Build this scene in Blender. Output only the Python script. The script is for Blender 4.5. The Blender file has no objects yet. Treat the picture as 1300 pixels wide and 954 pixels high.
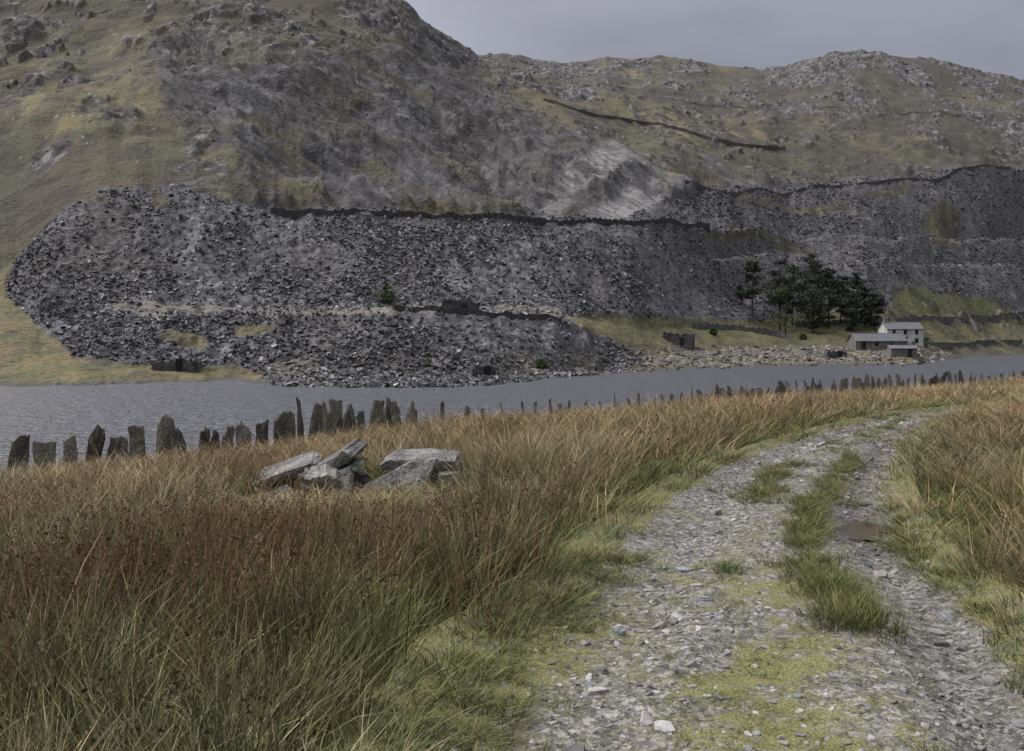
import bpy, math, random
import numpy as np
from mathutils import Vector, Matrix, Euler
random.seed(7); rng=np.random.default_rng(7)
F=1264.0; HV=425.0
scene=bpy.context.scene
# ------------------------------------------------------------ helpers
def hsh(ix,iy,s):
    n=(ix*374761393+iy*668265263+s*1274126177)&0xffffffff
    n=((n^(n>>13))*1274126177)&0xffffffff
    return ((n^(n>>16))&0xffff)/65535.0
def vn(x,y,s=0):
    x=np.asarray(x,float);y=np.asarray(y,float)
    ix=np.floor(x).astype(np.int64);iy=np.floor(y).astype(np.int64)
    fx=x-ix;fy=y-iy
    fx=fx*fx*(3-2*fx);fy=fy*fy*(3-2*fy)
    a=hsh(ix,iy,s);b=hsh(ix+1,iy,s);c=hsh(ix,iy+1,s);d=hsh(ix+1,iy+1,s)
    return (a*(1-fx)+b*fx)*(1-fy)+(c*(1-fx)+d*fx)*fy
def fbm(x,y,o=4,s=0,g=0.5):
    t=0;a=1;w=0
    for i in range(o):
        t=t+a*vn(x*2**i+17.3*i,y*2**i-9.1*i,s+i*13);w+=a;a*=g
    return t/w
def ridged(x,y,o=4,s=0):
    t=0;a=1;w=0
    for i in range(o):
        t=t+a*(1-abs(2*vn(x*2**i+5.3*i,y*2**i+3.1*i,s+i*7)-1));w+=a;a*=0.5
    return t/w
def sst(a,b,x):
    t=np.clip((x-a)/(b-a),0,1);return t*t*(3-2*t)
def mesh_np(name,V,Q,col=None,smooth=True,extra=None):
    V=np.asarray(V,np.float32);Q=np.asarray(Q,np.int32)
    me=bpy.data.meshes.new(name)
    me.vertices.add(len(V));me.vertices.foreach_set('co',V.ravel())
    k=Q.shape[1]
    me.loops.add(Q.size);me.loops.foreach_set('vertex_index',Q.ravel())
    me.polygons.add(len(Q));me.polygons.foreach_set('loop_start',np.arange(0,Q.size,k,dtype=np.int32))
    try: me.polygons.foreach_set('loop_total',np.full(len(Q),k,np.int32))
    except Exception: pass
    me.polygons.foreach_set('use_smooth',np.full(len(Q),smooth))
    me.update(calc_edges=True)
    if col is not None:
        c=np.ones((len(V),4),np.float32);c[:,:3]=col
        at=me.color_attributes.new('Col','FLOAT_COLOR','POINT');at.data.foreach_set('color',c.ravel())
    if extra:
        for kx,vx in extra.items():
            at=me.attributes.new(kx,'FLOAT','POINT');at.data.foreach_set('value',np.asarray(vx,np.float32))
    return me
def add_obj(name,me,mats=None,parent=None,link=True):
    o=bpy.data.objects.new(name,me)
    if link: scene.collection.objects.link(o)
    for m in (mats or []): me.materials.append(m)
    if parent: o.parent=parent
    return o
def grid_quads(nr,nc):
    i=np.arange(nr-1)[:,None]*nc+np.arange(nc-1)[None,:]
    i=i.ravel()
    return np.stack([i,i+1,i+nc+1,i+nc],1)
def pw(keys,u):
    k=np.array(keys,float);return np.interp(u,k[:,0],k[:,1])
# ------------------------------------------------------------ materials
def newmat(name):
    m=bpy.data.materials.new(name);m.use_nodes=True
    nt=m.node_tree;b=nt.nodes['Principled BSDF'];b.inputs['Specular IOR Level'].default_value=0.25
    return m,nt,b
def N(nt,t,**k):
    n=nt.nodes.new(t)
    for a,v in k.items(): setattr(n,a,v)
    return n
def mulnoise(nt,colsock,scales,amt,vec=None,det=2):
    cur=colsock
    for sc,a in zip(scales,amt):
        n=N(nt,'ShaderNodeTexNoise');n.inputs['Scale'].default_value=sc;n.inputs['Detail'].default_value=det
        nt.links.new(vec,n.inputs['Vector'])
        mr=N(nt,'ShaderNodeMapRange');mr.inputs['From Min'].default_value=0.3;mr.inputs['From Max'].default_value=0.7
        mr.inputs['To Min'].default_value=1-a;mr.inputs['To Max'].default_value=1+a
        nt.links.new(n.outputs['Fac'],mr.inputs['Value'])
        v=N(nt,'ShaderNodeVectorMath',operation='SCALE')
        nt.links.new(cur,v.inputs[0]);nt.links.new(mr.outputs[0],v.inputs['Scale'])
        cur=v.outputs[0]
    return cur
def attr_mat(name,scales=(1.5,6),amt=(0.25,0.25),bump=(3.0,0.3,0.3),rough=0.9,flat=None,voro=None,det=3):
    m,nt,b=newmat(name)
    geo=N(nt,'ShaderNodeNewGeometry')
    if flat is None:
        a=N(nt,'ShaderNodeAttribute',attribute_name='Col');c=a.outputs['Color']
    else:
        r=N(nt,'ShaderNodeRGB');r.outputs[0].default_value=(*flat,1);c=r.outputs[0]
    c=mulnoise(nt,c,scales,amt,geo.outputs['Position'])
    if voro:
        vo=N(nt,'ShaderNodeTexVoronoi');vo.inputs['Scale'].default_value=voro[0]
        nt.links.new(geo.outputs['Position'],vo.inputs['Vector'])
        bw=N(nt,'ShaderNodeRGBToBW');nt.links.new(vo.outputs['Color'],bw.inputs[0])
        mr=N(nt,'ShaderNodeMapRange');mr.inputs['To Min'].default_value=1-voro[1];mr.inputs['To Max'].default_value=1+voro[1]
        nt.links.new(bw.outputs[0],mr.inputs['Value'])
        v=N(nt,'ShaderNodeVectorMath',operation='SCALE');nt.links.new(c,v.inputs[0]);nt.links.new(mr.outputs[0],v.inputs['Scale']);c=v.outputs[0]
    nt.links.new(c,b.inputs['Base Color'])
    if bump:
        n=N(nt,'ShaderNodeTexNoise');n.inputs['Scale'].default_value=bump[0];n.inputs['Detail'].default_value=det
        nt.links.new(geo.outputs['Position'],n.inputs['Vector'])
        bp=N(nt,'ShaderNodeBump');bp.inputs['Strength'].default_value=bump[1];bp.inputs['Distance'].default_value=bump[2]
        nt.links.new(n.outputs['Fac'],bp.inputs['Height']);nt.links.new(bp.outputs[0],b.inputs['Normal'])
    b.inputs['Roughness'].default_value=rough
    return m
M_hill=attr_mat('hillside_mat',(1.2,),(0.3,),(0.9,0.7,0.9))
M_rub=attr_mat('slate_rubble_mat',(),(),None,0.7)
M_ground=attr_mat('ground_mat',(14,),(0.35,),(20,0.6,0.05))
M_slab=attr_mat('slate_slab_mat',(5,30),(0.35,0.35),(18,1.0,0.05),0.85,det=5)
M_wall=attr_mat('dry_stone_mat',(1.2,),(0.3,),(4,0.8,0.2),0.9,voro=(2.2,0.35))
M_fol=attr_mat('foliage_mat',(),(),None,0.8)
M_bark=attr_mat('bark_mat',(3,),(0.3,),None,0.9,flat=(0.05,0.042,0.035))
# ------------------------------------------------------------ far terrain (hillside)
US=np.arange(-420,1760,1.5)
DS=np.concatenate([np.arange(85,112,1.5),np.arange(112,240,0.40),np.arange(240,400,0.8),np.arange(400,560,1.3),np.arange(560,880,2.0)])
def zv(v,d): return (HV-v)*d/F
def ctrl(u):
    j=lambda s,sc,a:(fbm(u/sc,u*0+s,3,s)-0.5)*2*a
    L=[]
    v1=pw([(-400,493),(0,491),(100,490),(200,487),(300,483),(330,488),(370,492),(450,493),(600,491),(650,486),(700,481),(800,473),(900,468),(1000,465),(1100,465),(1165,464),(1200,456),(1300,450.5),(1800,450)],u)+j(1,25,1.6)
    d1=7584/(v1-HV)
    L.append((d1*0+85,d1*0-9)); L.append((d1-9,d1*0-7.0)); L.append((d1,d1*0-6.0))
    v2=pw([(-400,472),(0,470),(90,462),(200,468),(300,473),(340,476),(450,478),(620,477),(700,471),(800,462),(900,456),(1000,451),(1165,449),(1200,447),(1300,444),(1800,440)],u)+j(2,30,1.5)
    d2=pw([(-400,129),(0,130),(300,133),(620,134),(700,150),(800,172),(900,195),(1000,212),(1165,212),(1200,275),(1300,320),(1800,330)],u)
    d2=np.maximum(d2,d1+6);L.append((d2,zv(v2,d2)))
    v3=pw([(-400,425),(0,428),(60,440),(90,445),(130,420),(160,412),(200,407),(300,403),(400,400),(550,399),(700,402),(740,412),(770,430),(805,455),(870,447),(1000,441),(1100,438),(1200,436),(1300,430),(1800,425)],u)+j(3,18,2.5)
    d3=pw([(-400,148),(90,146),(200,150),(550,151),(700,162),(800,182),(870,208),(1000,238),(1100,240),(1200,292),(1300,332),(1800,340)],u)+j(33,30,2)
    d3=np.maximum(d3,d2+8);L.append((d3,zv(v3,d3)))
    v4=pw([(-400,395),(0,400),(60,405),(90,410),(130,398),(200,390),(550,389),(700,396),(760,408),(800,414),(870,418),(1000,415),(1100,413),(1130,404),(1200,402),(1300,400),(1800,395)],u)+j(4,25,2)
    d4=pw([(-400,160),(90,165),(400,174),(700,185),(800,206),(870,235),(1000,268),(1100,272),(1200,318),(1300,355),(1800,360)],u)
    L.append((d4,zv(v4,d4)))
    v45=pw([(-400,370),(0,376),(60,345),(300,340),(700,360),(800,372),(1000,372),(1110,375),(1140,368),(1200,364),(1270,368),(1300,375),(1800,370)],u)+j(5,30,2)
    d45=pw([(-400,172),(90,180),(400,189),(700,201),(800,222),(870,252),(1000,288),(1100,292),(1200,335),(1300,366),(1800,372)],u)
    z45=zv(v45,d45);L.append((d45,z45))
    v5=pw([(-400,350),(0,348),(20,335),(50,295),(80,264),(105,252),(130,247),(165,253),(195,262),(215,254),(240,249),(270,252),(300,262),(340,272),(500,276),(640,281),(780,289),(900,291),(1000,292),(1100,295),(1200,300),(1300,305),(1800,320)],u)+j(6,14,2.5)
    d5=pw([(-400,185),(0,186),(130,203),(240,207),(400,213),(640,226),(800,255),(900,288),(1000,330),(1100,345),(1200,382),(1300,415),(1800,420)],u)
    z5=zv(v5,d5)
    kb=sst(830,930,u)
    dm=d45+(d5-d45)*0.42;zm=z45+(z5-z45)*(0.42+0.10*kb)+j(12,40,1.0)*kb
    L.append((dm,zm));L.append((dm+2+9*kb,zm+(z5-z45)*0.02+ (1-kb)*2*(z5-z45)/(d5-d45)))
    L.append((d5,z5))
    L.append((d5+pw([(0,10),(300,16),(1300,20)],u),z5-pw([(-10,-2),(40,0.5),(1000,0.3)],u)))
    v7=pw([(-400,200),(0,200),(100,190),(200,195),(300,205),(360,235),(400,243),(500,243),(640,252),(700,235),(780,232),(860,245),(900,256),(1000,238),(1100,226),(1200,222),(1300,216),(1800,220)],u)+j(7,22,4)
    d7=pw([(-400,250),(200,255),(400,262),(640,275),(800,318),(900,345),(1000,388),(1200,440),(1300,465),(1800,470)],u)
    z7=zv(v7,d7);L.append((d7,z7))
    k=pw([(320,0),(400,1),(620,1),(700,0),(820,0),(900,1)],u)
    d7b=d7+14;L.append((d7b,z7+(1-k)*7+k*0.3))
    v8=pw([(-400,70),(0,80),(200,70),(400,92),(500,112),(640,152),(800,185),(900,192),(1000,180),(1100,168),(1200,158),(1300,152),(1800,170)],u)+j(8,60,4)
    d8=pw([(-400,340),(200,342),(400,352),(640,385),(800,430),(900,465),(1000,500),(1200,545),(1300,565),(1800,570)],u)
    L.append((d8,zv(v8,d8)))
    v9=pw([(-400,-120),(0,-130),(300,-90),(450,-35),(515,2),(540,34),(560,46),(582,56),(606,70),(640,68),(680,74),(720,81),(745,80),(770,73),(800,78),(840,75),(880,79),(920,84),(965,85),(1000,82),(1020,75),(1060,68),(1090,65),(1120,69),(1150,75),(1185,77),(1220,84),(1260,92),(1300,104),(1400,130),(1800,160)],u)+j(9,25,0.8)
    d9=pw([(-400,540),(300,520),(450,490),(510,495),(560,530),(606,620),(680,675),(1800,700)],u)
    z9=zv(v9,d9);L.append((d9,z9))
    L.append((d9+40,z9-14)); L.append((d9*0+900,z9-90))
    return L
I5,I7=9,11
L=ctrl(US)
Dk=np.array([l[0] for l in L]);Zk=np.array([l[1] for l in L])
Dk=np.maximum.accumulate(Dk+np.arange(len(Dk))[:,None]*1e-3,axis=0)
nC,nR=len(US),len(DS)
Z=np.empty((nR,nC))
for c in range(nC): Z[:,c]=np.interp(DS,Dk[:,c],Zk[:,c])
Zs=Z.copy();Zs[1:-1]=(Z[:-2]+Z[1:-1]*2+Z[2:])/4;Z=Zs
U,D=np.meshgrid(US,DS)
X=(U-650)/F*D;Y=D
V0=HV-Z*F/D
def sdf_poly(P,u,v):
    P=np.array(P,float);n=len(P);d=np.full(u.shape,1e9);ins=np.zeros(u.shape,bool)
    for i in range(n):
        a=P[i];b=P[(i+1)%n];e=b-a
        w0=u-a[0];w1=v-a[1]
        t=np.clip((w0*e[0]+w1*e[1])/(e@e),0,1)
        d=np.minimum(d,(w0-t*e[0])**2+(w1-t*e[1])**2)
        if a[1]!=b[1]:
            c=((a[1]>v)!=(b[1]>v))&(u<(b[0]-a[0])*(v-a[1])/(b[1]-a[1])+a[0]);ins^=c
    d=np.sqrt(d);return np.where(ins,-d,d)
wob=(fbm(X/14,Y/14,4,3)-0.5)*46; wob2=(fbm(X/14,Y/14,4,5)-0.5)*40
uu=U+wob;vv=V0+wob2*0.7
heap=[(95,456),(80,440),(62,425),(30,395),(8,375),(10,350),(40,300),(80,262),(130,240),(240,240),(330,262),(480,268),(640,270),(780,268),(900,250),(1000,228),(1100,218),(1800,210),(1800,395),(1290,388),(1250,366),(1135,366),(1120,402),(900,408),(860,404),(715,402),(765,428),(815,462),(815,468),(620,496),(345,496),(338,476),(300,466),(200,462)]
scree=[(330,270),(290,200),(215,150),(195,70),(260,40),(340,90),(430,80),(540,70),(600,105),(700,160),(790,200),(900,212),(1000,228),(900,292),(640,285)]
s1=sdf_poly(heap,U+wob*0.25,V0+wob2*0.2);s2=sdf_poly(scree,uu,vv)
m_heap=sst(3,-3,s1);m_scree=sst(12,-12,s2)*(1-m_heap)
def blob(u0,v0,ru,rv,ang=0,soft=0.35,n=1.0):
    a=math.radians(ang);du=U+wob*0.5*n-u0;dv=V0+wob2*0.4*n-v0
    p=(du*math.cos(a)+dv*math.sin(a))/ru;q=(-du*math.sin(a)+dv*math.cos(a))/rv
    return sst(1+soft,1-soft,np.sqrt(p*p+q*q))
gp=np.zeros_like(U)
for b in [(375,250,60,13,8),(1200,285,24,22,0),(1065,200,60,10,0),(870,232,50,8,0),(560,272,40,5,0),(1020,262,80,5,5),(230,430,30,8,0),(320,422,25,6,0),(120,252,22,5,0),(940,300,60,4,0),(205,256,14,9,60),(850,160,70,20,10),(1130,242,60,5,-5),(1000,310,30,5,0)]:
    gp=np.maximum(gp,blob(*b))
slate=np.maximum(m_heap,m_scree*0.95)*(1-gp)
pal=np.maximum(blob(748,213,44,17,-22),blob(796,258,52,24,-28))
pal=np.maximum(pal,blob(700,262,26,14,-20)*0.6)
rockn=fbm(X/11,Y/18+Z/8,5,21)
crag=np.zeros_like(U)
for b in [(262,180,26,62,0),(240,95,45,60,-20),(300,35,60,28,0),(430,125,120,55,20),(560,75,60,30,30),(60,205,38,10,-35),(35,120,30,10,-30),(30,45,40,14,0),(150,155,25,12,0),(480,25,50,25,20),(240,230,30,25,0),(610,180,90,60,25)]:
    crag=np.maximum(crag,blob(*b,0.5))
ridge=sst(600,680,U)*sst(195,120,V0)
ridge=np.maximum(ridge,sst(1080,1180,U)*sst(225,190,V0)*0.9)
rockm=np.clip(np.maximum(crag*sst(0.38,0.52,rockn+0.06),ridge*sst(0.44,0.58,fbm(X/20,Y/30,5,31))),0,1)
rockm=np.maximum(rockm,sst(0.64,0.72,fbm(X/7,Y/9,4,41))*0.8*sst(250,300,D))
rockm=rockm*(1-m_heap)*(1-0.6*m_scree)
hk=sst(225,300,D)
dZ=(fbm(X/75,Y/75,3,50)-0.5)*13*hk*(1-0.4*m_scree)
dZ+=(fbm(X/22,Y/22,4,51)-0.5)*7*hk
dZ+=rockm*(ridged(X/13,Y/10,5,52)-0.5)*9*sst(200,330,D)
dZ+=rockm*(vn(X/3.5,Y/4,53)-0.5)*1.8*sst(200,330,D)
sx=(X*0.8+Z*1.0)
dZ+=m_scree*(1-pal)*((ridged(sx/9+fbm(X/20,Y/20,3,58)*2,Y/60+(X*0.5-Z)/40,5,54)-0.5)*9+(ridged(sx/2.6,Y/30,3,59)-0.5)*2.6)
land=sst(-6.3,-5.3,Z)
dZ+=m_heap*(1-pal)*((fbm(X/7,Y/20,4,55)-0.5)*2.6+(fbm(X/1.6,Y/1.6,3,56)-0.5)*1.3)*land
dZ+=(1-m_heap)*land*((fbm(X/4,Y/4,4,57)-0.5)*0.9)
sky_damp=1-0.55*sst(430,680,D)
Z=Z+dZ*np.where(D>430,sky_damp,1)
def mixc(A,B,t): return A*(1-t[...,None])+np.array(B)*t[...,None]
n1=fbm(X/30,Y/30,5,60);n2=fbm(X/6,Y/8,4,61);n3=vn(X/1.1,Y/1.5,62);n4=fbm(X/60,Y/40,4,63)
C=np.zeros(U.shape+(3,));C[:]=(0.105,0.092,0.045)
C=mixc(C,(0.155,0.134,0.062),sst(0.5,0.66,n1))
C=mixc(C,(0.055,0.047,0.031),sst(0.46,0.58,n4)*0.8)
C=mixc(C,(0.075,0.082,0.038),sst(0.50,0.64,fbm(X/15,Y/22,4,64))*0.6)
C=mixc(C,(0.036,0.031,0.023),sst(0.50,0.62,n2)*0.75)
C=mixc(C,(0.04,0.034,0.026),sst(0.58,0.7,ridged(X/12+Y/60,Y/60,4,65))*0.5)
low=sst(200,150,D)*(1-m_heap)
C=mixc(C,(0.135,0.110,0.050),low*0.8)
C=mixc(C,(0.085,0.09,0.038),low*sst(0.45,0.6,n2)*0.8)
mound=blob(1210,385,100,24,0,0.3,0.4)*(1-m_heap)
C=mixc(C,(0.10,0.11,0.042),mound*0.8)
C=mixc(C,(0.115,0.108,0.048),sst(700,760,U)*sst(445,430,V0)*sst(395,402,V0)*(1-m_heap)*0.8)
C=mixc(C,(0.055,0.05,0.032),low*sst(0.52,0.66,fbm(X/2.5,Y/4,4,66))*0.7)
C=mixc(C,(0.055,0.055,0.032),sst(700,900,U)*sst(360,380,V0)*(1-m_heap)*sst(0.5,0.62,fbm(X/3,Y/5,4,67))*0.75)
sc=np.zeros_like(C);sc[:]=(0.084,0.084,0.090)
sn=vn(X/0.9,Y/1.2,70)*0.5+fbm(X/3,Y/7,3,71)*0.5
sc=mixc(sc,(0.165,0.164,0.170),sst(0.5,0.75,sn))
sc=mixc(sc,(0.038,0.037,0.040),sst(0.45,0.25,sn)*0.8)
sc=mixc(sc,(0.085,0.077,0.066),sst(0.5,0.65,fbm(X/25,Y/30,4,72))*0.6)
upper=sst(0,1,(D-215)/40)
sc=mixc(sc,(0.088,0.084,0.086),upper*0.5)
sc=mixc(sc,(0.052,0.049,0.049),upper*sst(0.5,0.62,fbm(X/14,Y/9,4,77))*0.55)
terr=sst(404,400,V0)*sst(386,390,V0)*sst(120,160,U)*sst(730,690,U)*(D>148)*(D<190)
sc=mixc(sc,(0.17,0.155,0.125),terr*0.7)
q1=fbm(sx/5,Y/50+(X*0.5-Z)/35,4,73);q2=ridged(sx/3.2+q1*2,(X*0.5-Z)/22,4,74)
qc=np.zeros_like(C);qc[:]=(0.080,0.078,0.081)
qc=mixc(qc,(0.14,0.137,0.141),sst(0.5,0.65,q1)*0.8)
qc=mixc(qc,(0.028,0.027,0.028),sst(0.60,0.78,q2)*0.9)
qc=mixc(qc,(0.052,0.046,0.038),sst(0.48,0.60,fbm(X/22,Y/22,4,75))*0.7)
qc=mixc(qc,(0.13,0.13,0.135),sst(0.55,0.75,fbm(X/1.4,Y/2.2,2,76))*0.5)
qc=mixc(qc,(0.09,0.083,0.046),sst(0.60,0.69,fbm(X/18,Y/26,5,78))*0.65)
ms=(m_scree>m_heap).astype(float)*sst(0,0.6,m_scree)
sc=sc*(1-ms[...,None])+qc*ms[...,None]
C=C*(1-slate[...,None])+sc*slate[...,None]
rc=np.zeros_like(C);rc[:]=(0.085,0.08,0.076)
rc=mixc(rc,(0.025,0.023,0.021),sst(0.56,0.36,vn(X/2.2,Y/3,80)*0.5+fbm(X/8,Y/8,3,81)*0.5))
rc=mixc(rc,(0.21,0.205,0.20),sst(0.66,0.8,vn(X/1.6,Y/2,82)))
C=C*(1-rockm[...,None])+rc*rockm[...,None]
C=mixc(C,(0.045,0.04,0.036),crag*sst(0.6,0.4,n2)*0.6)
palc=sst(0.26,0.40,fbm(sx/3,(X*0.5-Z)/14,4,83))
C=mixc(C,(0.23,0.215,0.21),pal*palc*0.95)
C=mixc(C,(0.08,0.075,0.073),pal*sst(0.6,0.70,ridged(sx/2.2,(X*0.5-Z)/16,4,86))*0.75)
C=mixc(C,(0.35,0.34,0.32),sst(0.95,0.975,n3)*(1-slate)*sst(230,260,D)*0.6)
shore=sst(-2.2,-3.6,Z)*sst(320,350,U)*sst(1215,1190,U)*land
C=mixc(C,(0.12,0.11,0.09),shore*0.75)
C=mixc(C,(0.13,0.115,0.048),shore*sst(0.46,0.56,fbm(X/5,Y/5,3,85))*0.9*sst(640,700,U))
C=mixc(C,(0.06,0.058,0.052),sst(-5.4,-5.9,Z)*0.9)
haze_tint=sst(200,720,D)
C=C*(1-0.30*haze_tint[...,None])+np.array((0.118,0.115,0.114))*0.30*haze_tint[...,None]  # aerial haze painted into the base colour, greyer with distance
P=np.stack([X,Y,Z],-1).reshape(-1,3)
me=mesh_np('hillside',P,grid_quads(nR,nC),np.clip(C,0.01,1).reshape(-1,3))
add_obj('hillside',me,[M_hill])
def gidx(u,d):
    return int(np.clip(np.searchsorted(DS,d),0,nR-1)),int(np.clip(round((u-US[0])/1.5),0,nC-1))
def fz(u,d):
    r,c=gidx(u,d);return Z[r,c]
def hit(u,v,dmin=112):
    c=int(np.clip(round((u-US[0])/1.5),0,nC-1))
    vcol=HV-Z[:,c]*F/DS
    ok=np.where((vcol<=v)&(DS>dmin))[0]
    r=ok[0] if len(ok) else nR//2
    return DS[r],Z[r,c]
def wx(u,d): return (u-650)/F*d
# ------------------------------------------------------------ slabs scatter (single meshes)
BOX=np.array([[-1,-1,-1],[1,-1,-1],[1,1,-1],[-1,1,-1],[-1,-1,1],[1,-1,1],[1,1,1],[-1,1,1]],float)*0.5
BQ=np.array([[0,3,2,1],[4,5,6,7],[0,1,5,4],[1,2,6,5],[2,3,7,6],[3,0,4,7]])
def rotm(rx,ry,rz):
    cx,sx,cy,sy,cz,sz=np.cos(rx),np.sin(rx),np.cos(ry),np.sin(ry),np.cos(rz),np.sin(rz)
    R=np.empty((len(rx),3,3))
    R[:,0,0]=cz*cy;R[:,0,1]=cz*sy*sx-sz*cx;R[:,0,2]=cz*sy*cx+sz*sx
    R[:,1,0]=sz*cy;R[:,1,1]=sz*sy*sx+cz*cx;R[:,1,2]=sz*sy*cx-cz*sx
    R[:,2,0]=-sy;R[:,2,1]=cy*sx;R[:,2,2]=cy*cx
    return R
def chips(name,pos,size,col,mat,tilt=0.7,asp=(0.35,0.9),th=(0.08,0.3)):
    n=len(pos)
    b=BOX[None]*(1+(rng.random((n,8,3))-0.5)*0.7)
    b=b*np.stack([size,size*rng.uniform(*asp,n),size*rng.uniform(*th,n)],-1)[:,None,:]
    R=rotm(rng.normal(0.3,tilt,n),rng.normal(0,tilt,n),rng.uniform(0,6.28,n))
    b=np.einsum('nij,nkj->nki',R,b)+pos[:,None,:]
    Q=(BQ[None]+(np.arange(n)*8)[:,None,None]).reshape(-1,4)
    me=mesh_np(name,b.reshape(-1,3),Q,np.repeat(col,8,0),smooth=False)
    return add_obj(name,me,[mat])
def pick(w,n):
    w=w.ravel();cs=np.cumsum(w);r=rng.random(n)*cs[-1];return np.searchsorted(cs,r)
cell=np.gradient(DS)[:,None]*D
w=(slate>0.6)*m_heap*(Z>-6)*(cell)/(D**1.9)*(D<470)*(1-pal)*(1-0.75*terr)*(0.3+1.3*sst(0.35,0.6,fbm(X/9,Y/14,4,110)))
idx=pick(w,105000)
pos=P[idx]+rng.normal(0,0.12,(len(idx),3))
dd=D.ravel()[idx]
size=rng.uniform(0.3,1.05,len(idx))**1.8*(dd/165)**0.35*0.8
g=rng.random(len(idx))
val=np.where(g<0.48,rng.uniform(0.048,0.095,len(idx)),np.where(g<0.86,rng.uniform(0.095,0.165,len(idx)),rng.uniform(0.19,0.34,len(idx))))
far=sst(200,330,dd);val=val*(1-0.6*far)+0.082*0.6*far  # distant chips blended toward flat grey, haze painted into their colour
tn=rng.uniform(-1,1,len(idx))
col=np.stack([val*(1.01+0.04*tn),val,val*(1.04-0.07*tn)],-1)
chips('slate_rubble',pos,size,col,M_rub,0.6,(0.35,0.9),(0.06,0.22))
w=shore*(Z>-6.3)*cell/(D**1.5);idx=pick(w,5000);pos=P[idx];dd=D.ravel()[idx]
size=rng.uniform(0.3,1.1,len(idx))**1.9*0.9*(dd/165)**0.3
val=rng.uniform(0.05,0.24,len(idx));col=np.stack([val*1.04,val,val*0.9],-1)
chips('shore_rubble',pos,size,col,M_rub,0.4)
w=rockm*(D>230)*(D<700)*cell/(D**1.6);idx=pick(w,8000);pos=P[idx]-np.array([0,0,0.25]);dd=D.ravel()[idx]
size=rng.uniform(0.5,1.6,len(idx))**1.6*(dd/330)**0.8*0.5
val=rng.uniform(0.04,0.13,len(idx));val=np.where(rng.random(len(idx))<0.12,0.22,val);col=np.stack([val*1.04,val,val*0.95],-1)
chips('hill_boulders',pos,size,col,M_rub,0.6,(0.5,1),(0.3,0.7))
# ------------------------------------------------------------ water
m,nt,b=newmat('lake_mat')
b.inputs['Base Color'].default_value=(0.066,0.071,0.084,1);b.inputs['Roughness'].default_value=0.26;b.inputs['Specular IOR Level'].default_value=0.5;b.inputs['IOR'].default_value=1.33
geo=N(nt,'ShaderNodeNewGeometry')
mp=N(nt,'ShaderNodeMapping');mp.inputs['Scale'].default_value=(0.6,1.0,1);mp.inputs['Rotation'].default_value=(0,0,0.25)
nt.links.new(geo.outputs['Position'],mp.inputs['Vector'])
na=N(nt,'ShaderNodeTexNoise');na.inputs['Scale'].default_value=1.25;na.inputs['Detail'].default_value=3;na.inputs['Roughness'].default_value=0.6
nt.links.new(mp.outputs[0],na.inputs['Vector'])
bp=N(nt,'ShaderNodeBump');bp.inputs['Strength'].default_value=1.0;bp.inputs['Distance'].default_value=0.85
nt.links.new(na.outputs['Fac'],bp.inputs['Height']);nt.links.new(bp.outputs[0],b.inputs['Normal'])
M_water=m
me=mesh_np('lake',[[-400,15,-6],[600,15,-6],[600,420,-6],[-400,420,-6]],[[0,1,2,3]]);add_obj('lake',me,[M_water])
# ------------------------------------------------------------ near ground
FEN=np.array([(-60,-8),(-30,8),(-20,13.5),(-12.5,17.6),(-10,19.5),(-4,25),(1.3,33),(10.7,45),(27,60),(60,85),(110,115)],float)
TRK=np.array([(-0.5,-12),(0.2,-3),(0.75,2),(0.93,3.5),(1.1,4.6),(1.45,5.7),(1.83,7.35),(2.35,9),(3.3,11.5),(4.5,13.9),(6.2,16.9),(7.5,18.9),(12,24.5),(20,33),(31,43),(60,66),(110,98)],float)
def refine(Pn,n=10):
    out=[]
    for i in range(len(Pn)-1):
        p0=Pn[max(i-1,0)];p1=Pn[i];p2=Pn[i+1];p3=Pn[min(i+2,len(Pn)-1)]
        for t in np.arange(n)/n:
            out.append(0.5*((2*p1)+(-p0+p2)*t+(2*p0-5*p1+4*p2-p3)*t*t+(-p0+3*p1-3*p2+p3)*t**3))
    out.append(Pn[-1]);return np.array(out)
FEr=refine(FEN,4);TRr=refine(TRK,6)
def sdist(Pl,x,y):
    best=np.full(x.shape,1e18);sg=np.ones(x.shape)
    for i in range(len(Pl)-1):
        a=Pl[i];e=Pl[i+1]-a
        w0=x-a[0];w1=y-a[1];t=np.clip((w0*e[0]+w1*e[1])/(e@e),0,1)
        d=(w0-t*e[0])**2+(w1-t*e[1])**2
        cr=e[0]*w1-e[1]*w0
        k=d<best;best=np.where(k,d,best);sg=np.where(k,np.sign(cr),sg)
    return np.sqrt(best)*sg
def hwid(y): return np.interp(y,[0,4.6,6,7.5,9,11.5,14,17,19,30],[1.22,1.22,1.15,1.02,0.97,0.93,0.8,0.62,0.55,0.8])
def ground_z(x,y,detail=True):
    x=np.asarray(x,float);y=np.asarray(y,float)
    df=sdist(FEr,x,y);dt=sdist(TRr,x,y);hw=hwid(y)
    zt=np.interp(y,[0,20,55,90],[-1.6,-1.62,-3.05,-3.3])
    zf=np.interp(y,[0,15,20,26,33,60],[-2.6,-2.85,-2.9,-2.72,-3.2,-3.15])
    dl=np.maximum(dt-hw,0);t=dl/np.maximum(dl-np.minimum(df,0),1e-3)
    t=np.clip(t,0,1);t=t*t*(3-2*t)*0.55+t*0.45
    z=zt*(1-t)+zf*t
    z=np.where(df>0,zf-0.2*df,z)
    r=np.maximum(-dt-hw,0)
    z=z+0.24*sst(0,2.5,r)*sst(50,25,y)
    if detail:
        k=sst(0,0.8,np.abs(dt)-hw)
        z=z+k*((fbm(x/2.2,y/2.2,3,90)-0.5)*0.22)
    z=np.maximum(z,-9)
    return z,df,dt,hw
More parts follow.
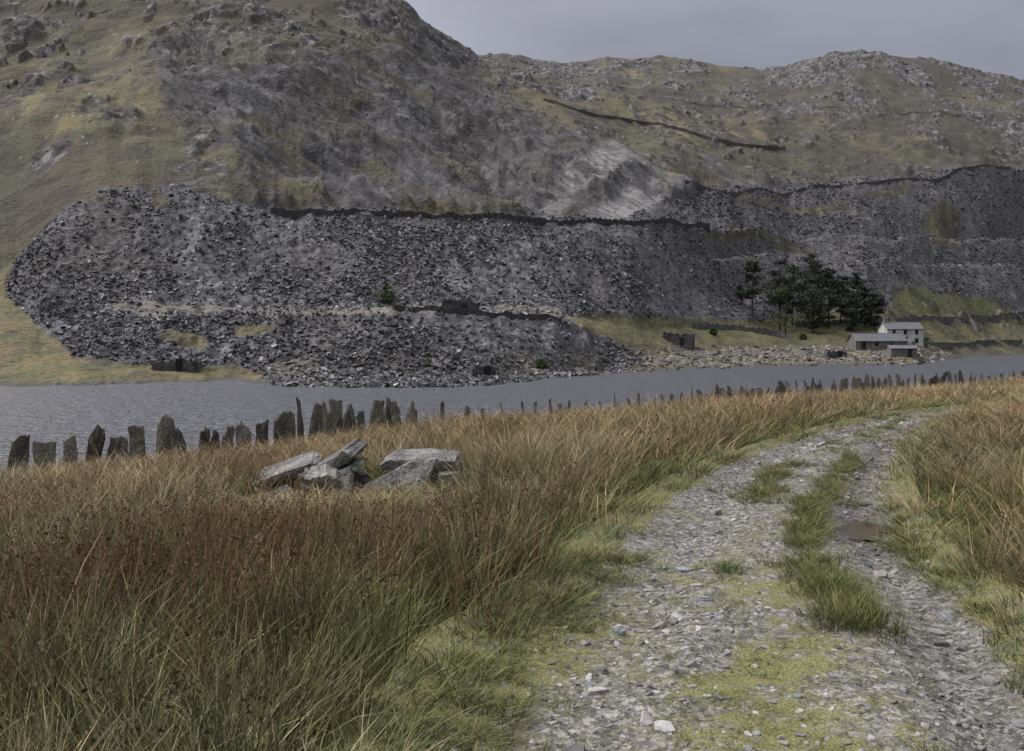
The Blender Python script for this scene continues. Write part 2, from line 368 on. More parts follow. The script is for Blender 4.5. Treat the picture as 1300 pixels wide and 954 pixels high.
ys=np.concatenate([np.arange(-4,0,0.4),np.arange(0,16,0.09),np.arange(16,40,0.25),np.arange(40,130,0.8)])
aa=np.linspace(-1.5,1.5,420)
AA,GY=np.meshgrid(aa,ys);GX=AA*(np.maximum(GY,0)+7)
GZ,gdf,gdt,ghw=ground_z(GX,GY)
GZ=GZ-0.22*sst(0.12,-0.12,np.abs(gdt)-ghw-0.12)*(GY<45)
gc=np.zeros(GX.shape+(3,));gc[:]=(0.075,0.068,0.03)
gc=mixc(gc,(0.12,0.10,0.05),sst(0.45,0.6,fbm(GX/1.1,GY/1.1,4,91))*0.8)
gc=mixc(gc,(0.09,0.10,0.035),sst(0.9,0.1,np.abs(gdt)-ghw)*0.9)
me=mesh_np('ground',np.stack([GX,GY,GZ],-1).reshape(-1,3),grid_quads(*GX.shape),gc.reshape(-1,3));add_obj('ground',me,[M_ground])
# ------------------------------------------------------------ track
pts=refine(TRK,60);pts=pts[(pts[:,1]>-1)&(pts[:,1]<46)]
seg=np.r_[0,np.cumsum(np.hypot(*np.diff(pts,axis=0).T))]
step=np.concatenate([np.arange(0,12,0.02),np.arange(12,30,0.05),np.arange(30,seg[-1],0.2)])
cx=np.interp(step,seg,pts[:,0]);cy=np.interp(step,seg,pts[:,1])
tx=np.gradient(cx,step);ty=np.gradient(cy,step);ln=np.hypot(tx,ty);tx/=ln;ty/=ln
S=np.linspace(-1.35,1.35,130)
hw=hwid(cy)[:,None]
TX=cx[:,None]-ty[:,None]*S[None]*hw;TY=cy[:,None]+tx[:,None]*S[None]*hw
def trk_prof(s,x,y):
    z=-0.05*np.exp(-((s-0.55)/0.25)**2)-0.065*np.exp(-((s+0.8)/0.18)**2)
    z=z+0.02*np.exp(-((s+0.4)/0.2)**2)+0.06*sst(1.0,1.3,np.abs(s))
    z=z+(fbm(x/0.6,y/0.6,3,95)-0.5)*0.05+(fbm(x/0.07,y/0.07,3,96)-0.5)*0.028*sst(1.15,0.9,np.abs(s))
    z=z-0.05*np.exp(-(((x-2.93)/0.3)**2+((y-8.55)/0.45)**2))
    return z
SS=np.broadcast_to(S[None],TX.shape)
bz,_,_,_=ground_z(TX,TY,False)
TZ=bz+0.004+trk_prof(SS,TX,TY)
nm=fbm(TX/0.5,TY/0.5,5,97);nm2=fbm(TX/0.16,TY/0.16,3,98)
moss=sst(0.85,1.08,np.abs(SS))*0.95
moss=np.maximum(moss,np.exp(-((SS+0.05)/0.5)**2)*(0.3+0.75*sst(0.36,0.56,nm))*np.interp(TY,[0,5.5,7,9],[0.95,0.82,0.6,0.4]))
moss=np.maximum(moss,sst(0.52,0.66,nm)*0.5)
moss=np.maximum(moss,sst(0.3,0.95,SS)*(0.45+0.6*sst(0.38,0.5,nm))*sst(9,4.5,TY))
moss=moss*(1-0.8*np.exp(-((SS+0.8)/0.17)**2))*(0.6+0.6*sst(0.35,0.65,nm2))
wet=np.exp(-(((TX-2.93)/0.4)**2+((TY-8.55)/0.8)**2))+0.3*np.exp(-((SS+0.8)/0.2)**2)
m,nt,b=newmat('track_mat')
geo=N(nt,'ShaderNodeNewGeometry')
dn=N(nt,'ShaderNodeTexNoise');dn.inputs['Scale'].default_value=9;nt.links.new(geo.outputs['Position'],dn.inputs['Vector'])
dv=N(nt,'ShaderNodeVectorMath',operation='MULTIPLY_ADD');nt.links.new(dn.outputs['Color'],dv.inputs[0]);dv.inputs[1].default_value=(0.06,0.06,0.06);nt.links.new(geo.outputs['Position'],dv.inputs[2])
def voro(sc,feat='F1'):
    v=N(nt,'ShaderNodeTexVoronoi',feature=feat);v.inputs['Scale'].default_value=sc;nt.links.new(dv.outputs[0],v.inputs['Vector']);return v
va=voro(24);vb=voro(60)
bw=N(nt,'ShaderNodeRGBToBW');nt.links.new(va.outputs['Color'],bw.inputs[0])
bw2=N(nt,'ShaderNodeRGBToBW');nt.links.new(vb.outputs['Color'],bw2.inputs[0])
mxv=N(nt,'ShaderNodeMath',operation='MULTIPLY_ADD');nt.links.new(bw.outputs[0],mxv.inputs[0]);mxv.inputs[1].default_value=0.5
hf=N(nt,'ShaderNodeMath',operation='MULTIPLY');nt.links.new(bw2.outputs[0],hf.inputs[0]);hf.inputs[1].default_value=0.5;nt.links.new(hf.outputs[0],mxv.inputs[2])
cr=N(nt,'ShaderNodeValToRGB');nt.links.new(mxv.outputs[0],cr.inputs[0])
e=cr.color_ramp.elements;e[0].position=0.25;e[0].color=(0.07,0.065,0.055,1);e[1].position=0.8;e[1].color=(0.36,0.35,0.32,1)
x1=e.new(0.5);x1.color=(0.16,0.152,0.132,1)
ma=N(nt,'ShaderNodeAttribute',attribute_name='moss');mn=N(nt,'ShaderNodeTexNoise');mn.inputs['Scale'].default_value=32;mn.inputs['Detail'].default_value=5;mn.inputs['Roughness'].default_value=0.65;nt.links.new(geo.outputs['Position'],mn.inputs['Vector'])
ad=N(nt,'ShaderNodeMath',operation='MULTIPLY_ADD');nt.links.new(ma.outputs['Fac'],ad.inputs[0]);ad.inputs[1].default_value=0.42;nt.links.new(mn.outputs['Fac'],ad.inputs[2])
mm=N(nt,'ShaderNodeMapRange');mm.inputs['From Min'].default_value=0.64;mm.inputs['From Max'].default_value=0.82;mm.inputs['To Max'].default_value=0.92;nt.links.new(ad.outputs[0],mm.inputs['Value'])
mn2=N(nt,'ShaderNodeTexNoise');mn2.inputs['Scale'].default_value=80;mn2.inputs['Detail'].default_value=3;nt.links.new(geo.outputs['Position'],mn2.inputs['Vector'])
mc=N(nt,'ShaderNodeValToRGB');nt.links.new(mn2.outputs['Fac'],mc.inputs[0]);mc.color_ramp.elements[0].position=0.32;mc.color_ramp.elements[0].color=(0.085,0.092,0.035,1);mc.color_ramp.elements[1].position=0.68;mc.color_ramp.elements[1].color=(0.29,0.275,0.10,1)
mix=N(nt,'ShaderNodeMix',data_type='RGBA');nt.links.new(mm.outputs[0],mix.inputs[0]);nt.links.new(cr.outputs[0],mix.inputs[6]);nt.links.new(mc.outputs[0],mix.inputs[7])
wa=N(nt,'ShaderNodeAttribute',attribute_name='wet')
wm=N(nt,'ShaderNodeMapRange');wm.inputs['To Min'].default_value=1.0;wm.inputs['To Max'].default_value=0.5;nt.links.new(wa.outputs['Fac'],wm.inputs['Value'])
vs=N(nt,'ShaderNodeVectorMath',operation='SCALE');nt.links.new(mix.outputs[2],vs.inputs[0]);nt.links.new(wm.outputs[0],vs.inputs['Scale'])
nt.links.new(vs.outputs[0],b.inputs['Base Color'])
wr=N(nt,'ShaderNodeMapRange');wr.inputs['To Min'].default_value=0.85;wr.inputs['To Max'].default_value=0.35;nt.links.new(wa.outputs['Fac'],wr.inputs['Value']);nt.links.new(wr.outputs[0],b.inputs['Roughness'])
ha=N(nt,'ShaderNodeMath',operation='ADD');nt.links.new(mxv.outputs[0],ha.inputs[0]);nt.links.new(mn2.outputs['Fac'],ha.inputs[1])
bp=N(nt,'ShaderNodeBump');bp.inputs['Strength'].default_value=0.9;bp.inputs['Distance'].default_value=0.02;nt.links.new(ha.outputs[0],bp.inputs['Height']);nt.links.new(bp.outputs[0],b.inputs['Normal'])
me=mesh_np('gravel_track',np.stack([TX,TY,TZ],-1).reshape(-1,3),grid_quads(*TX.shape)[:,::-1],None,True,{'moss':moss.ravel(),'wet':np.clip(wet,0,1).ravel()})
add_obj('gravel_track',me,[m])
# puddle
m,nt,b=newmat('puddle_mat');b.inputs['Base Color'].default_value=(0.06,0.05,0.038,1);b.inputs['Roughness'].default_value=0.05;b.inputs['Specular IOR Level'].default_value=0.5
k=28;pv=[[2.93,8.55,0]]+[[2.93+0.30*math.cos(2*math.pi*i/k)*(1+0.2*math.sin(3*i)),8.55+0.5*math.sin(2*math.pi*i/k)*(1+0.15*math.cos(2.3*i)),0] for i in range(k)]
me=bpy.data.meshes.new('puddle');me.from_pydata(pv,[],[[0,i+1,(i+1)%k+1] for i in range(k)]);o=add_obj('puddle',me,[m]);
pz,_,_,_=ground_z(np.array([2.93]),np.array([8.55]),False);o.location.z=float(pz[0])-0.058
# ------------------------------------------------------------ slab maker (irregular slate slabs)
def slab_geo(outline,T,nseg=3,rough=0.015,seed=0):
    r=np.random.default_rng(seed);pts=[]
    n=len(outline)
    for i in range(n):
        a=np.array(outline[i]);b_=np.array(outline[(i+1)%n])
        for t in range(nseg):
            p=a+(b_-a)*t/nseg
            if t: p=p+r.normal(0,rough,2)
            pts.append(p)
    pts=np.array(pts);c=pts.mean(0);k=len(pts);vs=[];fs=[]
    lay=[(-0.5,0.97),(-0.40,1.0),(-0.1,0.97),(0.15,1.01),(0.36,0.98),(0.5,0.96)]
    for (ty_,s) in lay:
        jit=r.normal(0,rough*0.5,(k,2))
        for p,q in zip(pts,jit):
            pp=c+(p-c)*s+q;vs.append((pp[0],ty_*T,pp[1]))
    for l in range(len(lay)-1):
        for i in range(k):
            j=(i+1)%k;fs.append((l*k+i,l*k+j,(l+1)*k+j,(l+1)*k+i))
    c0=len(vs);vs.append((c[0],-0.5*T-r.uniform(0,.1)*T,c[1]));vs.append((c[0],0.5*T+r.uniform(0,.1)*T,c[1]))
    for i in range(k):
        j=(i+1)%k;fs.append((c0,j,i));fs.append((c0+1,(len(lay)-1)*k+i,(len(lay)-1)*k+j))
    return np.array(vs),fs
class Acc:
    def __init__(s): s.v=[];s.f=[];s.c=[];s.n=0
    def add(s,v,f,c):
        s.v+= [tuple(p) for p in v];s.f+=[tuple(i+s.n for i in q) for q in f]
        c=np.array(c);s.c.append(np.broadcast_to(c,(len(v),3)) if c.ndim==1 else c);s.n+=len(v)
    def obj(s,name,mat,parent=None,smooth=False):
        me=bpy.data.meshes.new(name);me.from_pydata(s.v,[],s.f)
        c=np.ones((s.n,4),np.float32);c[:,:3]=np.concatenate(s.c)
        at=me.color_attributes.new('Col','FLOAT_COLOR','POINT');at.data.foreach_set('color',c.ravel())
        if smooth: me.polygons.foreach_set('use_smooth',[True]*len(me.polygons))
        return add_obj(name,me,[mat] if not isinstance(mat,list) else mat,parent)
# ------------------------------------------------------------ slate fence
acc=Acc();fs_=np.r_[0,np.cumsum(np.hypot(*np.diff(FEr,axis=0).T))]
def fpos(s): return np.interp(s,fs_,FEr[:,0]),np.interp(s,fs_,FEr[:,1])
s=float(np.interp(-24,FEr[:,0],fs_));i=0
wire_pts=[]
U_=random.uniform
while True:
    x,y=fpos(s);x2,y2=fpos(s+0.1)
    if x>36: break
    ang=math.atan2(y2-y,x2-x);u=650+x/y*F
    if u<520: w_=random.choice([U_(0.16,0.28),U_(0.28,0.42),U_(0.32,0.5)]);h=U_(0.78,1.16);gap=random.choice([-0.05,0.0,0.02,0.05,0.12])
    elif u<900: w_=U_(0.08,0.26);h=U_(0.75,1.1);gap=U_(0.15,1.1)
    elif u<1235: w_=U_(0.25,0.6);h=U_(0.65,1.1);gap=random.choice([-0.05,0.05,0.25])
    else: w_=U_(0.2,0.4);h=U_(0.6,0.9);gap=U_(.2,.8)
    if 420<u<470 or random.random()<0.06 : h*=1.1
    if 265<u<325: h*=0.8
    tp=random.random();a=w_/2
    lf,rg=U_(.62,1),U_(.62,1)
    if tp<0.45: out=[(-a,-0.3),(a,-0.3),(a*U_(.8,1.05),h*rg*0.5),(a*U_(.75,1),h*rg),(a*U_(-.1,.5),h*U_(.9,1)),(-a*U_(.2,.6),h*U_(.88,1)),(-a*U_(.85,1),h*lf)]
    elif tp<0.75: out=[(-a,-0.3),(a,-0.3),(a*U_(.85,1),h*U_(.86,1)),(a*.2,h*U_(.9,1)),(-a*U_(.85,1),h*U_(.78,1)),(-a*U_(.9,1.1),h*.4)]
    else: out=[(-a,-0.3),(a,-0.3),(a*U_(.9,1.1),h*0.5),(a*0.6,h*U_(.8,.95)),(-a*U_(-.2,.7),h),(-a*.95,h*U_(.5,.8))]
    v,f=slab_geo(out,U_(0.03,0.09),3,0.018,i)
    R=Matrix.Rotation(ang+random.uniform(-.4,.4),3,'Z')@Matrix.Rotation(random.gauss(0,.12),3,'X')@Matrix.Rotation(random.gauss(0,.10),3,'Y')
    z,_,_,_=ground_z(np.array([x]),np.array([y]))
    v=v@np.array(R).T+np.array([x,y+random.gauss(0,.08),float(z[0])])
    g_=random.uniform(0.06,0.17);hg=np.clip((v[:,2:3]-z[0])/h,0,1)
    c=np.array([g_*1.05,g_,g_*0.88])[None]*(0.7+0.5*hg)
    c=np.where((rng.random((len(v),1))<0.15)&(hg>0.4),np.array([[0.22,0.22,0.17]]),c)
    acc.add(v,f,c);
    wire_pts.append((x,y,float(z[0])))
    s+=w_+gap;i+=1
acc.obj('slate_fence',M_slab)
cu=bpy.data.curves.new('fence_wire','CURVE');cu.dimensions='3D';cu.bevel_depth=0.0035
for hh in (0.5,0.75):
    sp=cu.splines.new('POLY');q=wire_pts[::5];sp.points.add(len(q)-1)
    for p,(x,y,z) in zip(sp.points,q): p.co=(x+0.09,y-0.12,z+hh,1)
mw,_,bb=newmat('wire_mat');bb.inputs['Base Color'].default_value=(0.12,0.11,0.1,1);bb.inputs['Metallic'].default_value=0.6;bb.inputs['Roughness'].default_value=0.6
cu.materials.append(mw);o=bpy.data.objects.new('fence_wire',cu);scene.collection.objects.link(o)
# ------------------------------------------------------------ slab pile
DP=11.4
def pxp(u,v,d): return np.array([(u-650)/F*d,d,(HV-v)*d/F])
acc=Acc()
px=DP/F
def pslab(outl_px,d,T,yaw=0,pitch=0,tone=0.2,seed=0):
    o_=np.array(outl_px,float);c=o_.mean(0);tone*=0.82
    loc=[((p[0]-c[0])*px,-(p[1]-c[1])*px) for p in o_]
    v,f=slab_geo(loc,T,4,0.009,seed)
    R=Matrix.Rotation(yaw,3,'Z')@Matrix.Rotation(pitch,3,'X')
    v=v@np.array(R).T+pxp(c[0],c[1],d)
    n=fbm(v[:,0]*9,v[:,2]*14+v[:,1]*7,4,5)[:,None]
    c_=np.array([tone*1.0,tone*0.98,tone*0.91])[None]*(0.25+1.5*n)
    acc.add(v,f,c_)
pslab([(322,608),(330,603),(398,579),(409,583),(400,590),(345,608)],11.8,0.45,0.15,0.2,0.21,1)
pslab([(386,606),(392,597),(452,561),(464,568),(458,577),(412,600)],11.3,0.40,-0.35,0.3,0.17,2)
pslab([(390,618),(396,610),(454,584),(462,590),(440,606),(410,618)],11.2,0.35,-0.2,0.3,0.20,21)
pslab([(388,600),(404,597),(426,600),(442,612),(425,616),(398,612)],10.95,0.3,0.2,0.3,0.23,3)
pslab([(380,603),(396,598),(410,662),(388,676)],11.1,0.12,0.35,0.1,0.19,4)
pslab([(420,616),(435,598),(448,602),(443,680),(416,684)],10.9,0.09,-0.5,-0.1,0.26,5)
pslab([(448,600),(466,602),(470,664),(446,674)],11.3,0.3,0.3,0.0,0.08,6)
pslab([(456,622),(520,586),(552,582),(543,612),(504,652),(458,664)],10.9,0.06,-0.2,-0.3,0.28,7)
pslab([(486,584),(500,577),(580,578),(588,586),(576,592),(520,590),(490,590)],11.5,0.5,-0.1,0.14,0.2,8)
pslab([(500,592),(574,594),(584,600),(570,606),(512,603)],11.55,0.5,-0.05,0.08,0.14,22)
pslab([(510,604),(572,604),(576,650),(512,655)],11.8,0.3,0.1,0.0,0.06,9)
pslab([(558,600),(582,598),(586,622),(562,628)],11.2,0.2,0.3,0.1,0.2,10)
pslab([(340,612),(372,604),(380,650),(338,655)],12.0,0.3,0.2,0.1,0.08,11)
pslab([(405,618),(424,616),(424,672),(404,674)],11.4,0.3,0.2,0.1,0.06,12)
pslab([(470,645),(500,636),(524,660),(480,672)],10.8,0.12,0.3,-0.6,0.22,13)
pslab([(330,628),(366,618),(374,634),(340,648)],11.4,0.15,0.3,-0.7,0.17,14)
acc.obj('slate_slab_pile',M_slab)
# ------------------------------------------------------------ grass tufts
m,nt,b=newmat('grass_mat')
a=N(nt,'ShaderNodeAttribute',attribute_name='Col');t=N(nt,'ShaderNodeAttribute',attribute_name='tint',attribute_type='INSTANCER')
v1=N(nt,'ShaderNodeVectorMath',operation='MULTIPLY');nt.links.new(a.outputs['Color'],v1.inputs[0]);nt.links.new(t.outputs['Vector'],v1.inputs[1])
nt.links.new(v1.outputs[0],b.inputs['Base Color']);b.inputs['Roughness'].default_value=0.7;b.inputs['Specular IOR Level'].default_value=0.15
M_grass=m
def tuft(name,nb,h,spread,w_,lean,cb,ct,seed,heads=0,headc=(0.07,0.042,0.026)):
    r=np.random.default_rng(seed);V=[];Fc=[];C_=[]
    cb=np.array(cb);ct=np.array(ct)
    for i in range(nb):
        a0=r.uniform(0,6.28);rr=spread*math.sqrt(r.random());x0,y0=rr*math.cos(a0),rr*math.sin(a0)
        H=h*r.uniform(0.4,1.1);ld=a0+r.normal(0,0.9);l=lean*r.uniform(0.3,1.5)*H
        wa=r.uniform(0,6.28);dx,dy=math.cos(wa),math.sin(wa);ww=w_*r.uniform(.6,1.3)
        cc=r.uniform(0.6,1.3);mixr=r.uniform(-0.35,0.35);s0=len(V)
        bend=r.uniform(0.0,0.35)
        for k,tt in enumerate((0,0.4,0.75,1.0)):
            px_=x0+math.cos(ld)*l*tt**1.8;py_=y0+math.sin(ld)*l*tt**1.8;pz_=H*(tt-bend*tt**3*lean)
            wk=ww*(1,0.9,0.6,0.0)[k]
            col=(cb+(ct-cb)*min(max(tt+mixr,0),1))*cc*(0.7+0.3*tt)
            if k<3:
                V.append((px_-dx*wk,py_-dy*wk,pz_));V.append((px_+dx*wk,py_+dy*wk,pz_));C_+=[col,col]
            else: V.append((px_,py_,pz_));C_.append(col)
        Fc+=[(s0,s0+1,s0+3,s0+2),(s0+2,s0+3,s0+5,s0+4)];Fc.append((s0+4,s0+5,s0+6))
        if i<heads:
            q=r.uniform(0.72,0.9);hx=x0+math.cos(ld)*l*q**1.8;hy=y0+math.sin(ld)*l*q**1.8;hz_=H*q
            for _ in range(5):
                s1=len(V);o3=r.normal(0,0.009,3)
                for _2 in range(3):
                    p=r.normal(0,0.006,3);V.append((hx+o3[0]+p[0],hy+o3[1]+p[1],hz_+o3[2]*1.6+p[2]));C_.append(np.array(headc)*r.uniform(.6,1.6))
                Fc.append((s1,s1+1,s1+2))
    me=bpy.data.meshes.new(name);me.from_pydata(V,[],Fc)
    c=np.ones((len(V),4),np.float32);c[:,:3]=np.array(C_)
    at=me.color_attributes.new('Col','FLOAT_COLOR','POINT');at.data.foreach_set('color',c.ravel())
    return add_obj(name,me,[M_grass],link=False)
G=bpy.data.collections.new('grass_tufts')
defs=[]
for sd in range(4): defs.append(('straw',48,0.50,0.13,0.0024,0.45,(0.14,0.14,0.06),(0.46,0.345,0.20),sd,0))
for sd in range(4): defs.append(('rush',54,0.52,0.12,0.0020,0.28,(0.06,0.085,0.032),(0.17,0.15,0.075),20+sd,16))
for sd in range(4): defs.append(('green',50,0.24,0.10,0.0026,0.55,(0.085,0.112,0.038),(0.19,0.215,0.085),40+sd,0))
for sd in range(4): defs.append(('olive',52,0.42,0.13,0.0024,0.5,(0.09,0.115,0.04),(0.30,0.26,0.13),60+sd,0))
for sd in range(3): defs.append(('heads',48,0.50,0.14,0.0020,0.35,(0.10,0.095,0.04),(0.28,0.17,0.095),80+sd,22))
for k,dfn in enumerate(defs):
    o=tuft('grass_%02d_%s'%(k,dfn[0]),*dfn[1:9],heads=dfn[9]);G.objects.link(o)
def scatter(name,pts,rot,scl,kind,tint,coll):
    me=bpy.data.meshes.new(name);me.vertices.add(len(pts));me.vertices.foreach_set('co',np.asarray(pts,np.float32).ravel())
    for nme,arr in (('rot',rot),('scl',scl),('tint',tint)):
        at=me.attributes.new(nme,'FLOAT_VECTOR','POINT');at.data.foreach_set('vector',np.asarray(arr,np.float32).ravel())
    at=me.attributes.new('kind','INT','POINT');at.data.foreach_set('value',np.asarray(kind,np.int32))
    o=add_obj(name,me)
    ng=bpy.data.node_groups.new(name+'_nodes','GeometryNodeTree')
    ng.interface.new_socket(name='Geometry',in_out='INPUT',socket_type='NodeSocketGeometry')
    ng.interface.new_socket(name='Geometry',in_out='OUTPUT',socket_type='NodeSocketGeometry')
    gi=ng.nodes.new('NodeGroupInput');go=ng.nodes.new('NodeGroupOutput');ip=ng.nodes.new('GeometryNodeInstanceOnPoints')
    ci=ng.nodes.new('GeometryNodeCollectionInfo');ci.inputs['Collection'].default_value=coll;ci.inputs['Separate Children'].default_value=True;ci.inputs['Reset Children'].default_value=True
    def na(nm,dt):
        n=ng.nodes.new('GeometryNodeInputNamedAttribute');n.data_type=dt;n.inputs['Name'].default_value=nm;return n.outputs['Attribute']
    er=ng.nodes.new('FunctionNodeEulerToRotation')
    Lk=ng.links.new
    Lk(gi.outputs[0],ip.inputs['Points']);Lk(ci.outputs[0],ip.inputs['Instance']);ip.inputs['Pick Instance'].default_value=True
    Lk(na('kind','INT'),ip.inputs['Instance Index']);Lk(na('rot','FLOAT_VECTOR'),er.inputs[0]);Lk(er.outputs[0],ip.inputs['Rotation']);Lk(na('scl','FLOAT_VECTOR'),ip.inputs['Scale'])
    Lk(ip.outputs[0],go.inputs[0])
    mo=o.modifiers.new('scatter','NODES');mo.node_group=ng
    return o
xs,ysn=[],[]
ed=np.geomspace(1.6,78,60)
for a_,b_ in zip(ed[:-1],ed[1:]):
    ym=(a_+b_)/2;wd=2*(0.66*ym+1.4);rho=56*min(1,(6.5/ym)**1.25);n=int(rho*wd*(b_-a_))
    ysn.append(rng.uniform(a_,b_,n));xs.append(rng.uniform(-1,1,n)*wd/2)
xs=np.concatenate(xs);ysn=np.concatenate(ysn)
z,df,dt,hw_=ground_z(xs,ysn)
off=np.abs(dt)-hw_
edge_n=(fbm(xs/0.5,ysn/0.5,3,101)-0.5)*0.4
keep=(off+edge_n>0.02)&(df<5)
inpile=(np.abs(xs+1.78)<1.1)&(np.abs(ysn-11.3)<0.5);keep&=~inpile
xs,ysn,z,df,dt,off=[q[keep] for q in (xs,ysn,z,df,dt,off)]
n=len(xs);print('tufts',n);r=rng.random(n);pn=fbm(xs/1.6,ysn/1.6,3,102);pn2=fbm(xs/3.5,ysn/3.5,3,103)
left=dt>0
kind=np.zeros(n,int);hs=np.ones(n)
g4=rng.integers(0,4,n);g3=rng.integers(0,3,n)
def K(t): return {'straw':0+g4,'rush':4+g4,'green':8+g4,'olive':12+g4,'heads':16+g3}[t]
near=sst(11,6.5,ysn)
kind=K('straw')
pr=np.clip(0.16+0.36*near+1.7*(pn-0.5),0.04,0.85)
m1=left&(r<pr);kind=np.where(m1,np.where(rng.random(n)<0.5,K('rush'),K('heads')),kind)
m2=left&~m1&(rng.random(n)<0.36+1.1*(pn2-0.5)+0.25*near);kind=np.where(m2,K('olive'),kind)
rt=~left;r2=rng.random(n)
kind=np.where(rt,np.where(r2<0.40,K('straw'),np.where(r2<0.82,K('olive'),K('heads'))),kind)
hs=np.where(rt,0.8,hs)
vg=off<(0.28+0.6*sst(0.4,0.6,pn)*1.2);kind=np.where(vg&(rng.random(n)<0.85),K('green'),kind)
vg2=(off<1.6)&(rng.random(n)<0.5)&~vg;kind=np.where(vg2,K('olive'),kind);hs=np.where(vg2,hs*0.8,hs)
hs=np.where(vg,hs*np.clip(0.3+off*1.3,0.25,1.1),hs)
uf=650+xs/ysn*F
hs=np.where((df>-2.2)&(df<1.0),hs*np.interp(uf,[400,560,900,1000],[0.62,1.1,1.15,0.7]),hs)
hs=np.where(df>0.3,hs*0.6,hs)
hs=hs*rng.uniform(0.7,1.3,n)*(0.75+0.55*pn2)
hs=np.where((np.abs(xs+1.7)<1.35)&(ysn<11.4)&(ysn>7.4),hs*np.interp(ysn,[7.4,8.6,10,11],[0.85,0.5,0.28,0.28]),hs)
wsc=1.2*np.maximum(1,(ysn/7))**0.6*rng.uniform(0.85,1.25,n)
rot=np.stack([rng.normal(0,0.12,n),rng.normal(0.06,0.12,n),rng.uniform(0,6.28,n)],-1)
tb=rng.uniform(0.75,1.22,n)*(0.82+0.4*pn2)
warm=0.02+rng.normal(0,0.06,n)+(pn-0.5)*0.4
tint=np.stack([tb*(1+warm),tb,tb*(1-warm*0.4)],-1)
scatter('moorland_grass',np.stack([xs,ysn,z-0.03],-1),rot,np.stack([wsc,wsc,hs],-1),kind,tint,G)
tp=[]
def strip(y0,y1,s0,ss,n,h):
    for _ in range(n):
        y=random.uniform(y0,y1);i_=int(np.argmin(abs(cy-y)));hwv=float(hwid(cy[i_]));
        s=random.gauss(s0,ss);x=cx[i_]-ty[i_]*s*hwv;yy=cy[i_]+tx[i_]*s*hwv
        tp.append((x,yy,s,h*random.uniform(.4,1.15)))
strip(5.6,9.7,-0.34,0.08,180,0.48)
strip(5.4,6.6,-0.42,0.06,60,0.65)
strip(9.4,12.4,0.2,0.14,90,0.55)
strip(9.6,13,-0.5,0.11,90,0.5)
strip(13.5,20,-0.1,0.25,90,0.4)
strip(6.6,7.0,0.18,0.06,10,0.3)
strip(2.0,7,1.0,0.14,330,0.3)
strip(2.0,9,-1.07,0.06,130,0.35)
strip(2.5,7,0.1,0.35,120,0.14)
tp=np.array(tp);zz,_,_,_=ground_z(tp[:,0],tp[:,1],False);zz=zz+trk_prof(tp[:,2],tp[:,0],tp[:,1])
n=len(tp);tb=rng.uniform(0.7,1.2,n)
kd=np.where(rng.random(n)<0.7,8+rng.integers(0,4,n),12+rng.integers(0,4,n));sz=np.where(kd>=12,tp[:,3]*0.6,tp[:,3])
scatter('track_grass',np.stack([tp[:,0],tp[:,1],zz],-1),np.stack([rng.normal(0,.1,n),rng.normal(0,.1,n),rng.uniform(0,6.28,n)],-1),np.stack([sz*0+0.75,sz*0+0.75,sz],-1),kd,np.stack([tb,tb,tb*0.9],-1),G)
# ------------------------------------------------------------ stones on track
m,nt,b=newmat('stone_mat')
t=N(nt,'ShaderNodeAttribute',attribute_name='tint',attribute_type='INSTANCER');geo=N(nt,'ShaderNodeNewGeometry')
c=mulnoise(nt,t.outputs['Vector'],(30,),(0.25,),geo.outputs['Position']);nt.links.new(c,b.inputs['Base Color']);b.inputs['Roughness'].default_value=0.65
SC=bpy.data.collections.new('track_stones')
for k in range(8):
    r=np.random.default_rng(200+k);nn=6
    ang=np.arange(nn)/nn*6.28+r.normal(0,.25,nn);rad=r.uniform(.35,.6,nn)
    out=[(math.cos(a)*q,math.sin(a)*q*r.uniform(.6,.9)) for a,q in zip(ang,rad)]
    v,f=slab_geo(out,r.uniform(0.18,0.45),1,0.03,300+k);v=v[:,[0,2,1]]
    me=bpy.data.meshes.new('stone_%02d'%k);me.from_pydata([tuple(q) for q in v],[],f);SC.objects.link(add_obj('stone_%02d'%k,me,[m],link=False))
n=22000
yy=2.2+rng.random(n)**1.5*17;ii=np.searchsorted(cy,yy).clip(0,len(cy)-1);s=rng.uniform(-1.1,1.05,n)
hv=hwid(cy[ii]);x=cx[ii]-ty[ii]*s*hv;y=cy[ii]+tx[ii]*s*hv
rutw=np.exp(-((s-0.45)/0.3)**2)+np.exp(-((s+0.8)/0.22)**2)
kp=(rng.random(n)<0.3+0.65*rutw)&~((np.abs(x-2.93)<0.28)&(np.abs(y-8.55)<0.42));x,y,s,rutw=x[kp],y[kp],s[kp],rutw[kp];n=len(x)
zz,_,_,_=ground_z(x,y,False);zz=zz+trk_prof(s,x,y)
sz=0.012+0.04*rng.random(n)**2.5+(rng.random(n)<0.03)*rutw*rng.uniform(.03,.10,n)
sz*=np.maximum(1,y/8)**0.5
val=rng.uniform(0.10,0.36,n)*(1-0.3*np.exp(-((s+0.8)/0.2)**2));wm=rng.normal(0.04,0.05,n)
scatter('track_gravel',np.stack([x,y,zz+sz*0.05],-1),np.stack([rng.normal(0,.25,n),rng.normal(0,.25,n),rng.uniform(0,6.28,n)],-1),np.stack([sz,sz,sz],-1),rng.integers(0,8,n),np.stack([val*(1+wm),val,val*(1.0-wm)],-1),SC)
